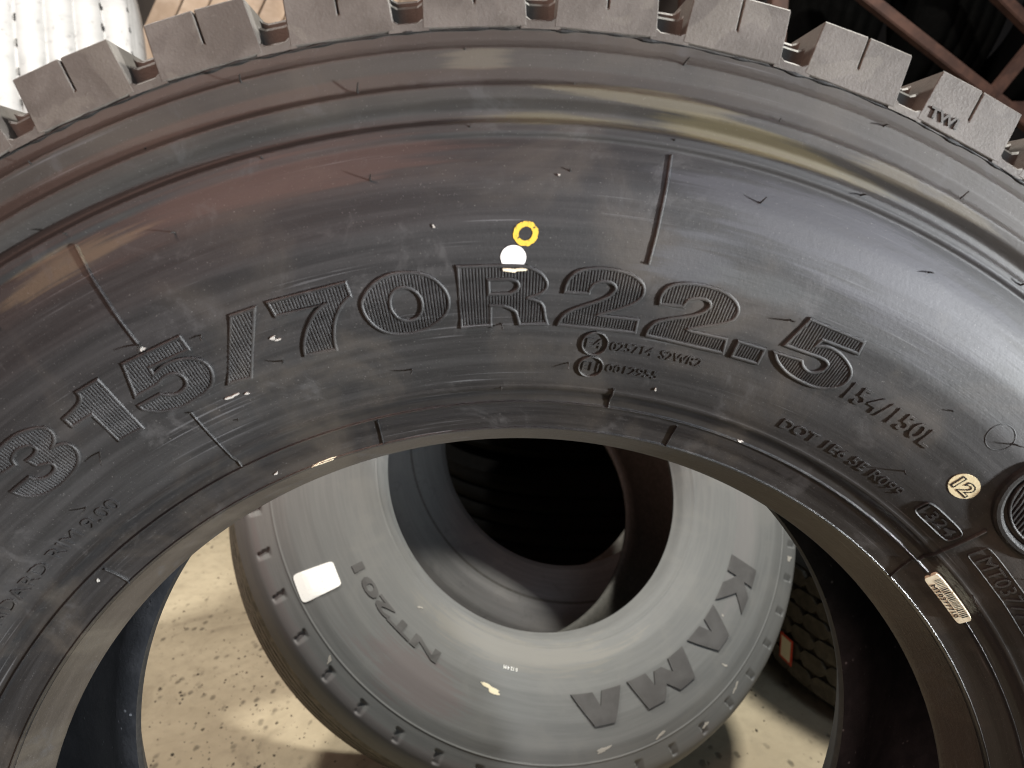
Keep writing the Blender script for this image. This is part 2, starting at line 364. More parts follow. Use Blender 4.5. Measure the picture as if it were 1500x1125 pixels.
cen = [block_mesh('centre_block', a, b, PIT / 2 - R(.6), PIT / 2 - R(.75), sipe=.507) for a, b in ((-.010, .040), (.047, .097), (.104, .154))]
# U-shaped bottom of each groove, with two ledges stepping up to the centre ribs
def groove_mesh():
    bm = bmesh.new(); hw = R(1.05)
    st = [(-.0595, .4915), (-.0596, .4948), (-.0588, .4955), (-.0490, .4958), (-.0476, .5045), (-.0464, .5058), (-.0370, .5063), (-.0360, .5104), (-.0346, .5117), (-.0165, .5120), (-.0158, .4930)]
    rows = []
    for y, r in st:
        row = []
        for q in range(9):
            u = -1 + q / 4; lift = .0050 * max(0, abs(u) - .45) ** 2 / .3 if r > .492 else 0
            row.append(bm.verts.new(pt(hw * u * (1.0), min(r + lift, .5165), y)))
        rows.append(row)
    for a, b in zip(rows, rows[1:]):
        for q in range(8): bm.faces.new((a[q], a[q + 1], b[q + 1], b[q]))
    me = bpy.data.meshes.new('groove_step'); bm.to_mesh(me); bm.free(); return me
gm = groove_mesh()
for me in [sh_near, sh_far, gm] + cen: me.materials.append(M_block)
for k in range(NB):
    a = PH0 + k * PIT
    for nm, me, of in (('shoulder_block', sh_near, .5), ('shoulder_block', sh_far, .5), ('centre_block', cen[0], .22), ('centre_block', cen[1], .72), ('centre_block', cen[2], .4), ('groove_step', gm, 0.0)):
        o = bpy.data.objects.new(nm, me); C.objects.link(o); o.parent = tyre; o.location = TL; o.rotation_euler = (0, a + of * PIT, 0)
# ragged mould seam under the blocks
N = 1400; rnd = random.Random(3); ks = [(rnd.randint(20, 260), rnd.uniform(0, 6.28), rnd.uniform(.05, .32)) for _ in range(16)]
def sj(i):
    t = 2 * math.pi * i / N; x = .55 + sum(a * math.sin(k * t + p) for k, p, a in ks); x = min(max(x, .10), 1.7); return x, .45 + .45 * x
line = [(2 * math.pi * i / N * .491, .4912 + .00030 * math.sin(i * .11) + .00022 * math.sin(i * .37 + 1)) for i in range(N)]
v, f = ridge(FT, line, .0013, .0010, True, .491, jit=sj)
# the closing strip must wrap round
line_mesh = mesh_obj('mould_seam', v, f, M_dark, tyre, TL)  # darker rubber puts the seam's shadow line into the colour

# big hatched size marking, one part for each character, outlines in (angle in degrees, radius in mm)
GL = {
'3': [[(-39.22,382.5,1),(-38.6,384.6),(-37.84,385.2),(-36.94,385.6),(-36.04,385.1),(-35.15,383.1),(-34.65,380.7),(-34.54,378.0),(-34.74,375.1),(-35.14,373.1),(-35.53,372.0,1),(-35.12,371.9),(-34.67,370.7),(-34.36,368.3),(-34.41,364.6),(-34.9,361.1),(-35.61,358.8),(-36.62,357.5),(-37.65,357.1),(-38.68,358.2),(-39.38,360.9),(-39.76,364.3),(-39.92,368.1,1),(-38.24,368.0,1),(-38.05,365.4),(-37.59,363.5),(-36.96,363.2),(-36.5,364.2),(-36.33,366.1),(-36.49,367.7),(-37.06,369.5),(-37.18,370.1,1),(-37.27,374.1,1),(-36.76,374.1),(-36.28,375.1),(-36.17,376.9),(-36.42,378.9),(-36.9,380.2),(-37.42,380.1),(-37.9,378.6),(-38.09,376.0,1),(-38.61,376.4),(-39.41,376.9),(-39.8,377.2,1)]],
'1': [[(-29.6,385.6,1),(-29.64,357.7,1),(-31.65,358.3,1),(-31.57,374.4,1),(-33.2,374.6,1),(-33.2,379.2,1),(-32.28,380.1),(-31.57,381.5),(-31.24,383.7),(-31.21,385.6,1)]],
'5a': [[(-27.57,386.2,1),(-23.36,386.2,1),(-23.29,379.6,1),(-26.28,379.8,1),(-26.37,376.2,1),(-26.03,376.6),(-25.33,377.8),(-24.6,377.7),(-23.96,376.7),(-23.39,375.0),(-22.92,372.2),(-22.78,368.2),(-22.95,364.4),(-23.42,361.0),(-24.1,359.0),(-25.01,358.1),(-26.0,357.5),(-26.93,358.3),(-27.72,360.1),(-28.22,362.5),(-28.56,364.8),(-28.6,366.9,1),(-26.84,367.0,1),(-26.52,365.5),(-26.08,364.1),(-25.53,363.8),(-24.98,365.1),(-24.74,367.3),(-24.76,370.3),(-25.06,372.5),(-25.54,373.3),(-25.95,373.0),(-26.54,371.7,1),(-28.36,371.3,1)]],
'/': [[(-19.69,386.3,1),(-18.04,386.2,1),(-20.62,357.1,1),(-22.32,358.4,1)]],
'7': [[(-17.06,386.7,1),(-11.77,386.6,1),(-11.68,380.3,1),(-12.16,378.5),(-12.75,375.1),(-13.25,370.6),(-13.61,365.2),(-13.79,361.3),(-13.87,357.6,1),(-16.2,358.8,1),(-16.03,362.6),(-15.62,367.4),(-15.02,372.4),(-14.34,376.5),(-13.79,378.5),(-13.34,379.5,1),(-16.94,380.0,1)]],
'0': [[(-11.1,375.3),(-10.81,378.8),(-10.25,382.3),(-9.5,385.1),(-8.63,386.5),(-7.63,386.3),(-6.65,384.8),(-5.88,381.8),(-5.35,377.6),(-5.09,373.3),(-5.12,368.8),(-5.43,365.1),(-5.99,362.2),(-6.87,359.5),(-7.94,358.1),(-9.05,358.7),(-9.99,361.0),(-10.64,364.9),(-11.03,370.0)],[(-9.18,373.6),(-9.03,376.7),(-8.67,379.2),(-8.17,380.1),(-7.67,379.3),(-7.26,377.2),(-7.0,374.1),(-6.96,370.8),(-7.11,367.7),(-7.42,365.4),(-7.95,364.2),(-8.43,365.0),(-8.87,366.8),(-9.15,370.4)]],
'R': [[(-4.24,386.4,1),(-1.95,386.0,1),(0.08,385.7),(0.82,384.5),(1.4,382.5),(1.76,379.8),(1.88,377.6),(1.76,375.0),(1.3,372.7),(0.53,371.1,1),(1.13,370.1),(1.53,368.9),(1.76,366.7),(1.91,362.7),(2.1,359.2,1),(0.03,358.5,1),(-0.12,361.9),(-0.28,364.6),(-0.64,366.2),(-1.14,367.5,1),(-2.12,367.8,1),(-2.14,358.5,1),(-4.33,358.3,1)],[(-2.21,379.8,1),(-0.75,379.9,1),(-0.28,379.0),(-0.1,377.1),(-0.22,374.9),(-0.7,373.1,1),(-2.2,373.2,1)]],
'2a': [[(3.18,374.4,1),(3.23,377.3),(3.41,380.6),(3.83,383.6),(4.45,385.3),(5.28,386.2),(6.22,386.4),(7.08,385.9),(7.89,384.4),(8.46,382.1),(8.72,379.2),(8.67,375.5),(8.16,371.8),(7.35,368.8),(6.51,366.5),(5.75,364.6,1),(6.21,364.6,1),(8.84,364.9,1),(8.92,358.6,1),(2.96,358.8,1),(3.07,361.0),(3.41,364.1),(4.07,366.7),(4.92,369.1),(5.76,371.5),(6.38,374.2),(6.72,377.4),(6.61,379.5),(6.18,380.7),(5.61,380.4),(5.17,378.9),(4.94,376.5),(4.89,374.6,1)]],
'2b': [[(10.1,373.9,1),(10.02,376.8),(10.18,380.7),(10.61,383.4),(11.31,385.1),(12.16,386.0),(13.28,386.1),(14.22,385.4),(15.03,383.5),(15.57,380.6),(15.73,377.5),(15.55,374.0),(14.81,370.7),(13.78,367.9),(12.65,364.6,1),(13.04,364.2,1),(15.77,364.8,1),(16.04,357.9,1),(9.83,358.2,1),(9.87,361.4),(10.22,364.9),(11.05,367.5),(12.21,370.2),(13.11,373.0),(13.61,376.5),(13.57,379.1),(13.15,380.3),(12.49,379.8),(12.0,378.2),(11.78,374.9,1)]],
'.': [[(16.74,365.3,1),(18.85,365.6,1),(18.95,358.1,1),(16.81,357.7,1)]],
'5b': [[(20.75,385.8,1),(25.05,386.3,1),(25.19,380.4,1),(22.32,379.4,1),(22.13,375.5,1),(22.97,377.4),(23.93,376.9),(24.9,374.7),(25.6,371.7),(25.84,368.0),(25.71,363.9),(25.08,360.2),(24.1,357.9),(22.59,357.7),(21.31,359.2),(20.21,362.6),(19.69,365.8,1),(21.83,366.8,1),(22.25,364.4),(22.88,363.3),(23.41,364.6),(23.76,366.9),(23.8,369.6),(23.52,371.0),(22.93,371.5),(22.17,371.2,1),(20.08,370.8,1)]],

}
r0 = .372
for k, loops in GL.items():
    ls = [[(R(p[0]) * r0, p[1] / 1000) for p in resample(l)] for l in loops]
    nm = 'slash' if k == '/' else 'full_stop' if k == '.' else 'letter' if k == 'R' else 'digit'
    vv = []; ff = []
    for l in ls:
        v, f = ridge(FT, l, .0021, .0012, True, r0); o = len(vv); vv += v; ff += [tuple(i + o for i in q) for q in f]
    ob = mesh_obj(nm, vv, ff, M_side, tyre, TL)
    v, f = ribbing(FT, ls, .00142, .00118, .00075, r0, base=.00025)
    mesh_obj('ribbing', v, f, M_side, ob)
# smaller raised lettering
def txt(s, a, b, rb, cap, h=.0007, bold=0.0): return text_on('lettering', FT, s, a, b, rb / 1000, cap / 1000, h, M_side, tyre, TL, bold)
txt('154/150L', 26.5, 34.95, 359.0, 9.0, .0007, .002)
txt('DOT 1E6 5E R099', 24.0, 37.3, 332.2, 5.2, .0006, .0)
txt('025714', 7.40, 10.85, 347.9, 4.4, .0005, 0); txt('S2WR2', 11.5, 14.95, 347.7, 4.4, .0005, 0)
txt('E4', 5.42, 6.66, 348.0, 5.0, .0006, .0); txt('0012955', 7.55, 12.0, 336.4, 4.2, .0005, 0); txt('E11', 5.50, 6.85, 335.9, 4.6, .0006, .0)
txt('STANDARD RIM 9.00', -55.5, -36.1, 332.2, 6.4, .0008, .0)
txt('1324', 39.70, 43.7, 333.9, 5.4, .0008, .004)
txt('MT0377710', 47.3, 57.2, 336.4, 6.8, .0007, .0)
txt('TWI', 23.15, 24.95, 495.6, 4.8, .0022, .03)
def ring_line(c_th, c_r, a, b, tilt=0.0, n=48, r0=.372, p=2.0):
    o = []
    for i in range(n):
        t = 2 * math.pi * i / n; x = a * math.copysign(abs(math.cos(t)) ** (2 / p), math.cos(t)); y = b * math.copysign(abs(math.sin(t)) ** (2 / p), math.sin(t))
        o.append((R(c_th) * r0 + x * math.cos(tilt) - y * math.sin(tilt), c_r / 1000 + x * math.sin(tilt) + y * math.cos(tilt)))
    return o
def ragged(c_th, c_r, a, b, seed, tilt=0.0, n=26, r0=.372):
    rg = random.Random(seed); o = []; k = [rg.uniform(0, 6.28) for _ in range(4)]
    for i in range(n):
        t = 2 * math.pi * i / n; m = 1 + .28 * math.sin(2 * t + k[0]) + .22 * math.sin(3 * t + k[1]) + .16 * math.sin(5 * t + k[2]) + rg.uniform(-.14, .14)
        x, y = a * m * math.cos(t), b * m * math.sin(t)
        o.append((R(c_th) * r0 + x * math.cos(tilt) - y * math.sin(tilt), c_r / 1000 + x * math.sin(tilt) + y * math.cos(tilt)))
    return o
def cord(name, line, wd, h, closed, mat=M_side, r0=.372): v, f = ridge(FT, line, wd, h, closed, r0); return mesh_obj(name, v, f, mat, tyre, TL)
cord('approval_circle', ring_line(6.06, 350.5, .0066, .0058), .0011, .0012, True)
cord('approval_circle', ring_line(6.18, 338.2, .0066, .0054), .0011, .0012, True)
cord('date_code_frame', ring_line(41.75, 336.6, .0155, .0044, p=5), .0011, .0011, True)
cord('plate_frame', ring_line(52.6, 339.9, .0405, .0050, p=14, n=80), .0008, .0006, True)
lg = ring_line(46.2, 378, .0295, .0235, p=2.1, n=80); b1 = cord('emblem_outline', lg, .0058, .0030, True, M_dark)
lg2 = ring_line(46.2, 378, .0246, .0186, p=2.1, n=80); v, f = ridge(FT, lg2, .0016, .0022, True, r0); mesh_obj('inner_ring', v, f, M_side, b1)
v, f = ribbing(FT, [lg2], .0026, .0019, .0017, r0, slope=-.55); mesh_obj('ribbing', v, f, M_side, b1)
cord('vent_ring', ring_line(38.2, 384.0, .0068, .0068), .0006, .00022, True)
# raised vent cords across the rings
def seg(a, b, n=10): return [(R(a[0] + (b[0] - a[0]) * i / n) * r0, (a[1] + (b[1] - a[1]) * i / n) / 1000) for i in range(n + 1)]
for a, b, wd, h in (((9.02, 440.5), (8.64, 390.8), .0016, .0012), ((-26.52, 441.1), (-25.95, 391.0), .0016, .0012), ((-26.02, 353.3), (-26.25, 316.6), .0013, .0011),
                    ((8.75, 327.5), (8.82, 316.2), .0016, .0013), ((-12.97, 314.6), (-13.27, 300.4), .0011, .0012), ((15.95, 313.6), (15.9, 300.7), .0011, .0012),
                    ((-42.94, 314.2), (-43.19, 300.0), .0013, .0014), ((44.69, 314.6), (45.6, 300.6), .0012, .0013), ((44.65, 349.5), (45.1, 317.0), .0017, .0016),
                    ((-60.5, 441.0), (-60.2, 391.0), .0016, .0012), ((43.5, 440.6), (43.4, 406.0), .0016, .0012)):
    cord('vent_cord', seg(a, b), wd, h, False)
# rubber spews left by the mould vents
def spew_mesh(L, bend, rad=.00042):
    v = []; f = []; n = 6; m = 6
    for i in range(n + 1):
        t = i / n; rr = rad * (1.25 - .6 * t); c = Vector((bend[0] * t * t, -L * t, bend[1] * t * t))
        for q in range(m):
            a = 2 * math.pi * q / m; v.append((c.x + rr * math.cos(a), c.y + .0004, c.z + rr * math.sin(a)))
    for i in range(n):
        for q in range(m): f.append((i * m + q, i * m + (q + 1) % m, i * m + m + (q + 1) % m, i * m + m + q))
    f.append(tuple(range(n * m, n * m + m)))
    me = bpy.data.meshes.new('vent_spew'); me.from_pydata(v, [], f); me.materials.append(M_spew); return me
SP = [spew_mesh(.0052, (.0012, .0006)), spew_mesh(.0014, (.0002, 0)), spew_mesh(.0062, (-.0010, .0018)), spew_mesh(.0040, (.0005, -.0014)), spew_mesh(.0074, (.0020, -.0022)), spew_mesh(.0022, (0, .0004))]
spots = []
for rr, ph in ((481.9, -2.9), (467.0, 3.05), (447.5, -2.87), (428.3, 2.97)): spots += [(ph + 11.9 * k, rr) for k in range(-6, 7)]
spots += [(8.6, 391.2), (-22.1, 383.2), (19.5, 382.2), (33.9, 379.9), (39.4, 386.0), (-1.29, 358.7), (-17.9, 359.3), (-33.4, 358.4), (35.5, 344.5), (-8.73, 339.5), (4.3, 339.1), (-23.5, 340.2), (-38, 341.9), (-1.3, 324.4), (-25.9, 390.3), (-26.1, 353.3), (-50, 383), (-48, 358), (52, 358), (51, 325.5)]
rnd = random.Random(11)
for th, rr in spots:
    p = FT.at(R(th), rr / 1000, 0); q = FT.at(R(th), rr / 1000, .01); nrm = (Vector(q) - Vector(p)).normalized()
    big_ = rr < 400
    o = bpy.data.objects.new('vent_spew', rnd.choice([SP[0], SP[2], SP[3], SP[4], SP[5]] if big_ else [SP[0], SP[1], SP[1], SP[3], SP[5]])); C.objects.link(o); o.parent = tyre
    o.location = Vector(p) + Vector(TL); o.rotation_euler = (nrm.to_track_quat('-Y', 'Z') @ Matrix.Rotation(rnd.uniform(-.6, .6), 3, 'Y').to_quaternion()).to_euler()
# paint marks and the barcode label
def annulus(name, th, rr, ro, ri, h, mat, jag=0.0):
    v = []; f = []; n = 72; rg = random.Random(5)
    for i in range(n):
        t = 2 * math.pi * i / n; jo = 1 + rg.uniform(-jag, jag) * .5 + jag * math.sin(3 * t + 1) * math.sin(5 * t); ji = 1 + rg.uniform(-jag, jag) * .6 + jag * math.sin(2 * t)
        for q in range(3):
            rad = ro * jo + (ri * ji - ro * jo) * q / 2
            v.append(FT.at(R(th) + rad * math.cos(t) / (rr / 1000), rr / 1000 + rad * math.sin(t), h))
    for i in range(n):
        a = i * 3; b = ((i + 1) % n) * 3
        for q in range(2): f.append((a + q, a + q + 1, b + q + 1, b + q))
    return mesh_obj(name, v, f, mat, tyre, TL)
annulus('paint_ring', 0.31, 400.1, .0056, .0031, .00025, P_yellow, .05)
patch('paint_dot', FT, ring_line(-.48, 389.6, .0055, .0054), .0003, P_white, tyre, TL, r0)
patch('paint_smear', FT, ragged(-.45, 384.2, .0042, .0009, 4), .0016, P_chalk, tyre, TL, r0)
st = patch('paint_stamp', FT, ring_line(39.85, 356.6, .0085, .0064, tilt=-.06), .0003, P_cream, tyre, TL, r0)
def sub_text(par, s, a, b, rb, cap, h, mat, bold): 
    o = text_on('stamp_number', FT, s, a, b, rb / 1000, cap / 1000, h, mat, par, (0, 0, 0), bold, base=.0002); return o
sub_text(st, '12', 38.95, 40.85, 352.8, 7.4, .00045, M_dark, .055); sub_text(st, '12', 39.10, 40.70, 353.5, 6.0, .0006, P_cream, -.01)
FS = Surf(smooth_tab([(r, interp(TAB, r)) for r in [.300 + .001 * k for k in range(40)]], .008, 60))      # the label bridges the fine cords
lb = patch('barcode_label', FS, ring_line(50.55, 316.2, .0215, .0036, n=72, p=8), .0021, P_label, tyre, TL, r0)
bars = []; bf = []; x = 47.85; rb_ = random.Random(2)
while x < 53.3:
    wd = rb_.choice((.06, .06, .10, .14)); o = len(bars)
    for a, rr in ((x, 316.0), (x + wd, 316.0), (x + wd, 319.2), (x, 319.2)): bars.append(FS.at(R(a), rr / 1000, .0023))
    bf.append((o, o + 1, o + 2, o + 3)); x += wd + rb_.choice((.09, .11, .15))
mesh_obj('barcode', bars, bf, P_ink, lb)
text_on('barcode_number', FS, 'MT0377710', 48.3, 53.0, .3132, .0021, .0023, P_ink, lb, (0, 0, 0), 0.0, base=.0021)
sm = [(R(a) * r0, b / 1000) for a, b in ((-20.9, 299.9), (-20.0, 300.8), (-18.7, 301.0), (-18.2, 300.4), (-18.6, 299.6), (-19.8, 299.5))]
patch('chalk_smear', FT, sm, .0003, P_chalk, tyre, TL, r0)
for i, (a, b, c, d) in enumerate(((-44.4, 312.0, .0009, .0006), (-24.2, 304.5, .0010, .0006), (22.2, 316.6, .0016, .0005), (-25.9, 388.3, .0008, .0010), (-22.7, 352.0, .0030, .0006), (-21.6, 350.6, .0012, .0004), (-17.8, 371.0, .0014, .0006), (-17.5, 369.6, .0012, .0005), (2.3, 426.0, .0004, .0005), (-5.5, 405, .0004, .0008), (12.3, 331, .0005, .0006))):
    patch('rubber_scuff', FT, ragged(a, b, c, d, i), .0008, P_scuff, tyre, TL, r0)

# ------------------------------------------------------------------ plain tyres behind
def generic_tyre(name, label, half, depth, rot, loc_bead, mside, mtread, minner, nseg=240, group=None, R_=.495, relief=None, rows=60, nside=None):
    """half: near half of the section from bead toe to shoulder (r, y); depth: distance between the beads"""
    base_local = Vector((0, 0, 0))
    tab = smooth_tab(half, .008, rows)
    sf = Surf(tab)
    # lowest point of the tyre in the world
    y2 = depth - tab[-1][1]
    low = 1e9; bp = None
    for yy in (tab[-1][1], depth / 2, y2):
        ax = rot @ Vector((0, 1, 0))
        d = Vector((0, 0, -1)); d = d - ax * d.dot(ax)
        if d.length > 1e-6: d.normalize()
        p = Vector(loc_bead) + ax * yy + d * R_
        if p.z < low: low = p.z; bp = p
    o = thing(name, label, 'tyre', bp, rot, group)
    L = rot.transposed() @ (Vector(loc_bead) - bp)
    revolve('sidewall', tab, nside or nseg, mside, o, L, wob=relief)
    revolve('rear_sidewall', [(r, depth - y) for r, y in tab[::-4]], nseg, mside, o, L)
    tr = [(tab[-1][0], tab[-1][1])]; y0 = tab[-1][1]; y1 = y2
    tr += [(R_ - .003, y0 + .008), (R_, y0 + .02)]
    m = 5
    for i in range(1, m):
        yc = y0 + (y1 - y0) * i / m
        tr += [(R_, yc - .006), (R_ - .012, yc - .004), (R_ - .012, yc + .004), (R_, yc + .006)]
    tr += [(R_, y1 - .02), (R_ - .003, y1 - .008), (tab[-1][0], y1)]
    revolve('tread', tr, nseg, mtread, o, L)
    r_in = tab[0][0]; i0 = [(r_in, 0), (r_in + .004, .008), (r_in + .03, -.012), (R_ - .11, -.045), (R_ - .05, -.035), (R_ - .032, .02), (R_ - .030, depth / 2)]
    revolve('inner_liner', i0 + [(r, depth - y) for r, y in i0[-2::-1]], nseg, minner, o, L)
    return o, sf, L
M_kside = rubber_sidewall('dusty_grey_sidewall', (0.098, 0.100, 0.100), (0.121, 0.123, 0.122), (0.134, 0.133, 0.128), stains_and_sheen=[(-135, 14, 395, 40, (0.12, 0.098, 0.098), .7), (110, 40, 370, 25, (0.155, 0.146, 0.145), .5), (-160, 40, 300, 30, (.165, .156, .138), .6), (-140, 60, 470, 10, (.13, .115, .115), .6)], dust_from=.1, dust_to=.2, dust_amt=.2, seed=11.0, rough=(.58, .74), bumpk=.10, under=True, fineamt=.15)
M_klet = plain('smooth_dark_lettering', (0.054, 0.051, 0.050), (0.072, 0.069, 0.068), 30, 0.55, 0.1)
M_ktread = plain('worn_brown_tread', (0.05, 0.045, 0.036), (0.13, 0.115, 0.09), 70, 0.7, 0.5)
M_kin = plain('grey_liner', (0.05, 0.048, 0.042), (0.075, 0.07, 0.062), 120, 0.6, 0.8)
KH = [(.2588, 0), (.2690, -.022), (.285, -.035), (.31, -.048), (.35, -.060), (.39, -.066), (.425, -.067), (.45, -.062), (.468, -.0575), (.478, -.053), (.484, -.046), (.489, -.034), (.4925, -.018)]
krot = Matrix(((0.94608, 0.32394, 0.0), (-0.27692, 0.80877, -0.51885), (-0.16807, 0.49087, 0.85486))).transposed()
KC = Vector((0.09889, 0.83080, 0.53174))
def wear_notches(th, r):                                  # wedge-shaped pockets moulded into the shoulder
    if not .4555 < r < .4735: return 0.0
    u = ((math.degrees(th) + 92.3) / 7.66 + .5) % 1.0 - .5; u *= 7.66; tr_ = (r - .4645) / .009
    lo_, hi_ = -.78, .78 - .25 * tr_
    if not lo_ < u < hi_: return 0.0
    return .0042 * (u - lo_) / (hi_ - lo_) * min(1.0, (1 - abs(tr_)) * 5)
kama, KS, KL = generic_tyre('trailer_tyre', 'grey dusty tyre marked KAMA leaning behind the big one, seen through its hole', KH, .187, krot, KC, M_kside, M_ktread, M_kin, 360, relief=wear_notches, rows=156, nside=1880)
cord_k = lambda name, line, wd, h, closed, mat: mesh_obj(name, *ridge(KS, line, wd, h, closed, .372), mat, kama, KL)
revolve('rim_flange_ring', [(r, KS.y(r) - .0012 * math.exp(-((r - .282) / .002) ** 2)) for r in [.276 + .0008 * i for i in range(16)]], 300, M_kside, kama, KL)
revolve('shoulder_line', [(r, KS.y(r) - .0009 * math.exp(-((r - .4435) / .0012) ** 2)) for r in [.4395 + .0008 * i for i in range(11)]], 360, M_kside, kama, KL)
LET = {'K': [(0, 0), (.34, 0), (.36, .36), (.60, 0), (1, 0), (.66, .54), (.93, 1), (.62, 1), (.40, .66), (.42, 1), (.10, 1)],
       'A': [(0, 0), (.39, 0), (.485, .44), (.58, 0), (1, 0), (.66, 1), (.30, 1)],
       'M': [(0, 0), (.29, 0), (.335, .42), (.45, .08), (.57, .08), (.655, .46), (.70, 0), (1, 0), (.87, 1), (.62, 1), (.50, .60), (.38, 1), (.13, 1)]}
def flat_letter(poly, th0, th1, ra, rb, h, mat):
    def mp(p, hh): return KS.at(R(th0 + (th1 - th0) * p[0]), (ra + (rb - ra) * p[1]) / 1000, hh)
    bm = bmesh.new(); pl = []
    for i, p in enumerate(poly):
        q = poly[(i + 1) % len(poly)]
        for j in range(5): pl.append((p[0] + (q[0] - p[0]) * j / 5, p[1] + (q[1] - p[1]) * j / 5))
    vs = [bm.verts.new((p[0], p[1], 0)) for p in pl]; fc = bm.faces.new(vs); bm.normal_update()
    bmesh.ops.triangulate(bm, faces=[fc])
    for _ in range(1): bmesh.ops.subdivide_edges(bm, edges=bm.edges[:], cuts=2, use_grid_fill=True)
    be = [e for e in bm.edges if len(e.link_faces) == 1]
    ex = bmesh.ops.extrude_edge_only(bm, edges=be); low_v = {g for g in ex['geom'] if isinstance(g, bmesh.types.BMVert)}
    for vv in bm.verts: vv.co = mp((vv.co.x, vv.co.y), -.0004 if vv in low_v else h)
    bmesh.ops.recalc_face_normals(bm, faces=bm.faces)
    bm_obj('letter', bm, mat, kama, KL)
flat_letter(LET['K'], 123.4, 137.6, 350, 397, .0024, M_klet); flat_letter(LET['A'], 139.3, 152.2, 350.5, 396, .0024, M_klet)
flat_letter(LET['M'], 154.5, 173.1, 351, 397, .0024, M_klet); flat_letter(LET['A'], 175.1, 188.6, 351.5, 397, .0024, M_klet)
def ktext(s, a, b, rb, cap, h, mat=M_klet, bold=0.0): return text_on('lettering', KS, s, a, b, rb / 1000, cap / 1000, h, mat, kama, KL, bold)
ktext('NT201', -137.4, -108.4, 344, 17.5, .0012, bold=.035)
def kpatch(name, line, h, mat, par=kama): return patch(name, KS, line, h, mat, par, KL, .41)
M_sticker = paint('white_sticker', (0.93, 0.93, 0.91))
def krect(c_th, c_r, a, b, tilt, p=9, n=64): return [(x, y) for x, y in ring_line(c_th, c_r, a, b, tilt, n, .41, p)]
kpatch('sticker', krect(-108.05, 412, .0195, .0285, R(-4)), .0012, M_sticker)
M_spot = paint('pale_dust', (.34, .32, .29)); kpatch('chalk_smear', ragged(-151.6, 358, .0150, .0042, 9, R(-8), 32, .41), .0006, P_chalk)
ktext('0 12 4 M', -157.6, -153.7, 320, 5, .0006, P_white)
for i, (a, b, c, d) in enumerate(((-177, 429, .009, .003), (170, 436, .007, .002), (149, 418, .0018, .004), (-126.5, 312, .005, .0014), (-121, 452, .002, .005), (150, 455, .008, .002), (140, 372, .002, .0014), (118, 462, .003, .006), (160, 462, .006, .002))):
    kpatch('dirt_spot', ragged(a, b, c, d, 40 + i, R(20), 26, .41), .0005, M_spot)

# the tyre it leans on
ax2 = Vector((-.15, .86, -.46)).normalized(); x2 = ax2.cross(Vector((0, 0, 1))).normalized(); rot2 = Matrix((x2, ax2, x2.cross(ax2))).transposed()
M_lil = rubber_sidewall('dull_lilac_grey_sidewall', (0.10, 0.097, 0.096), (0.125, 0.121, 0.12), (0.14, 0.135, 0.13), dust_from=.1, dust_to=.2, dust_amt=.2, seed=21.0, under=True)
H2 = [(.262, 0), (.272, -.020), (.29, -.030), (.32, -.040), (.36, -.048), (.40, -.050), (.425, -.046), (.44, -.034), (.446, -.02)]
t2, S2, L2 = generic_tyre('truck_tyre', 'dull grey tyre behind the one marked KAMA, glimpsed only through its hole', H2, .20, rot2, (0.190, 1.235, 0.474), M_lil, M_ktread, M_kin, 200, R_=.450)

# flat stack at the right with a hexagon-block tread
M_hex = plain('dusty_olive_tread', (0.050, 0.043, 0.032), (0.085, 0.073, 0.055), 60, 0.75, 0.5)
Hs = [(.286, 0), (.30, -.025), (.34, -.05), (.40, -.06), (.45, -.05), (.478, -.03), (.485, -.02)]
def flat_rot(spin): 
    y = Vector((0, 0, -1)); x = Vector((math.cos(spin), math.sin(spin), 0)); return Matrix((x, y, x.cross(y))).transposed()
def hex_tread(o, L, y0, y1, rad, n, rows):
    bm = bmesh.new(); w_ = 2 * math.pi / n; hh = (y1 - y0) / rows
    pts = [(-.63, 0), (-.33, -.47), (.33, -.47), (.63, 0), (.33, .47), (-.33, .47)]
    lo = [bm.verts.new(pt(a * w_, rad - .006, b * hh)) for a, b in pts]; hi = [bm.verts.new(pt(a * w_ * .93, rad + .005, b * hh * .93)) for a, b in pts]
    bm.faces.new(hi)
    for i in range(6): bm.faces.new((lo[i], lo[(i + 1) % 6], hi[(i + 1) % 6], hi[i]))
    bmesh.ops.recalc_face_normals(bm, faces=bm.faces); me = bpy.data.meshes.new('tread_block'); bm.to_mesh(me); bm.free(); me.materials.append(M_hex)
    for j in range(rows):
        for i in range(n):
            b = bpy.data.objects.new('tread_block', me); C.objects.link(b); b.parent = o; b.location = Vector(L) + Vector((0, y0 + hh * (j + .5), 0)); b.rotation_euler = (0, (i + .5 * (j % 2)) * w_, 0)
z = 0.0
for i, lab in enumerate(('olive-dusty hexagon-block tyre lying flat on the floor at the right', 'hexagon-block tyre lying flat on top of another tyre at the right')):
    o, sf, L = generic_tyre('stacked_tyre', lab, Hs, .20, flat_rot(.3 + i), (1.125, 1.08, z + .26), M_dark, M_hex, M_liner, 160, R_=.485)
    o['group'] = 'tyres lying flat at the right'
    hex_tread(o, L, -.018, .218, .487, 44, 6); z += .325
M_black = plain('shade_black_rubber', (.0012, .0012, .0012), (.002, .002, .002), 60, .9, .3, .05)  # far blacker than the other rubber: shade put into the base colour
z = 0.0  # pile added behind the leaning tyres to keep their hole dark
for i, lab in enumerate(('black tyre lying lowest in the pile added to darken the hole of the leaning tyres', 'black tyre lying second from the floor in the pile added to darken the hole', 'black tyre lying on top of the pile added to darken the hole')):
    o, sf, L = generic_tyre('added_pile_tyre', lab, Hs, .20, flat_rot(i), (.36, 2.05, z + .26), M_black, M_black, M_black, 120, R_=.485); o['group'] = 'black tyres added to darken the hole'; z += .325
M_red = paint('red_print', (0.55, 0.06, 0.03))
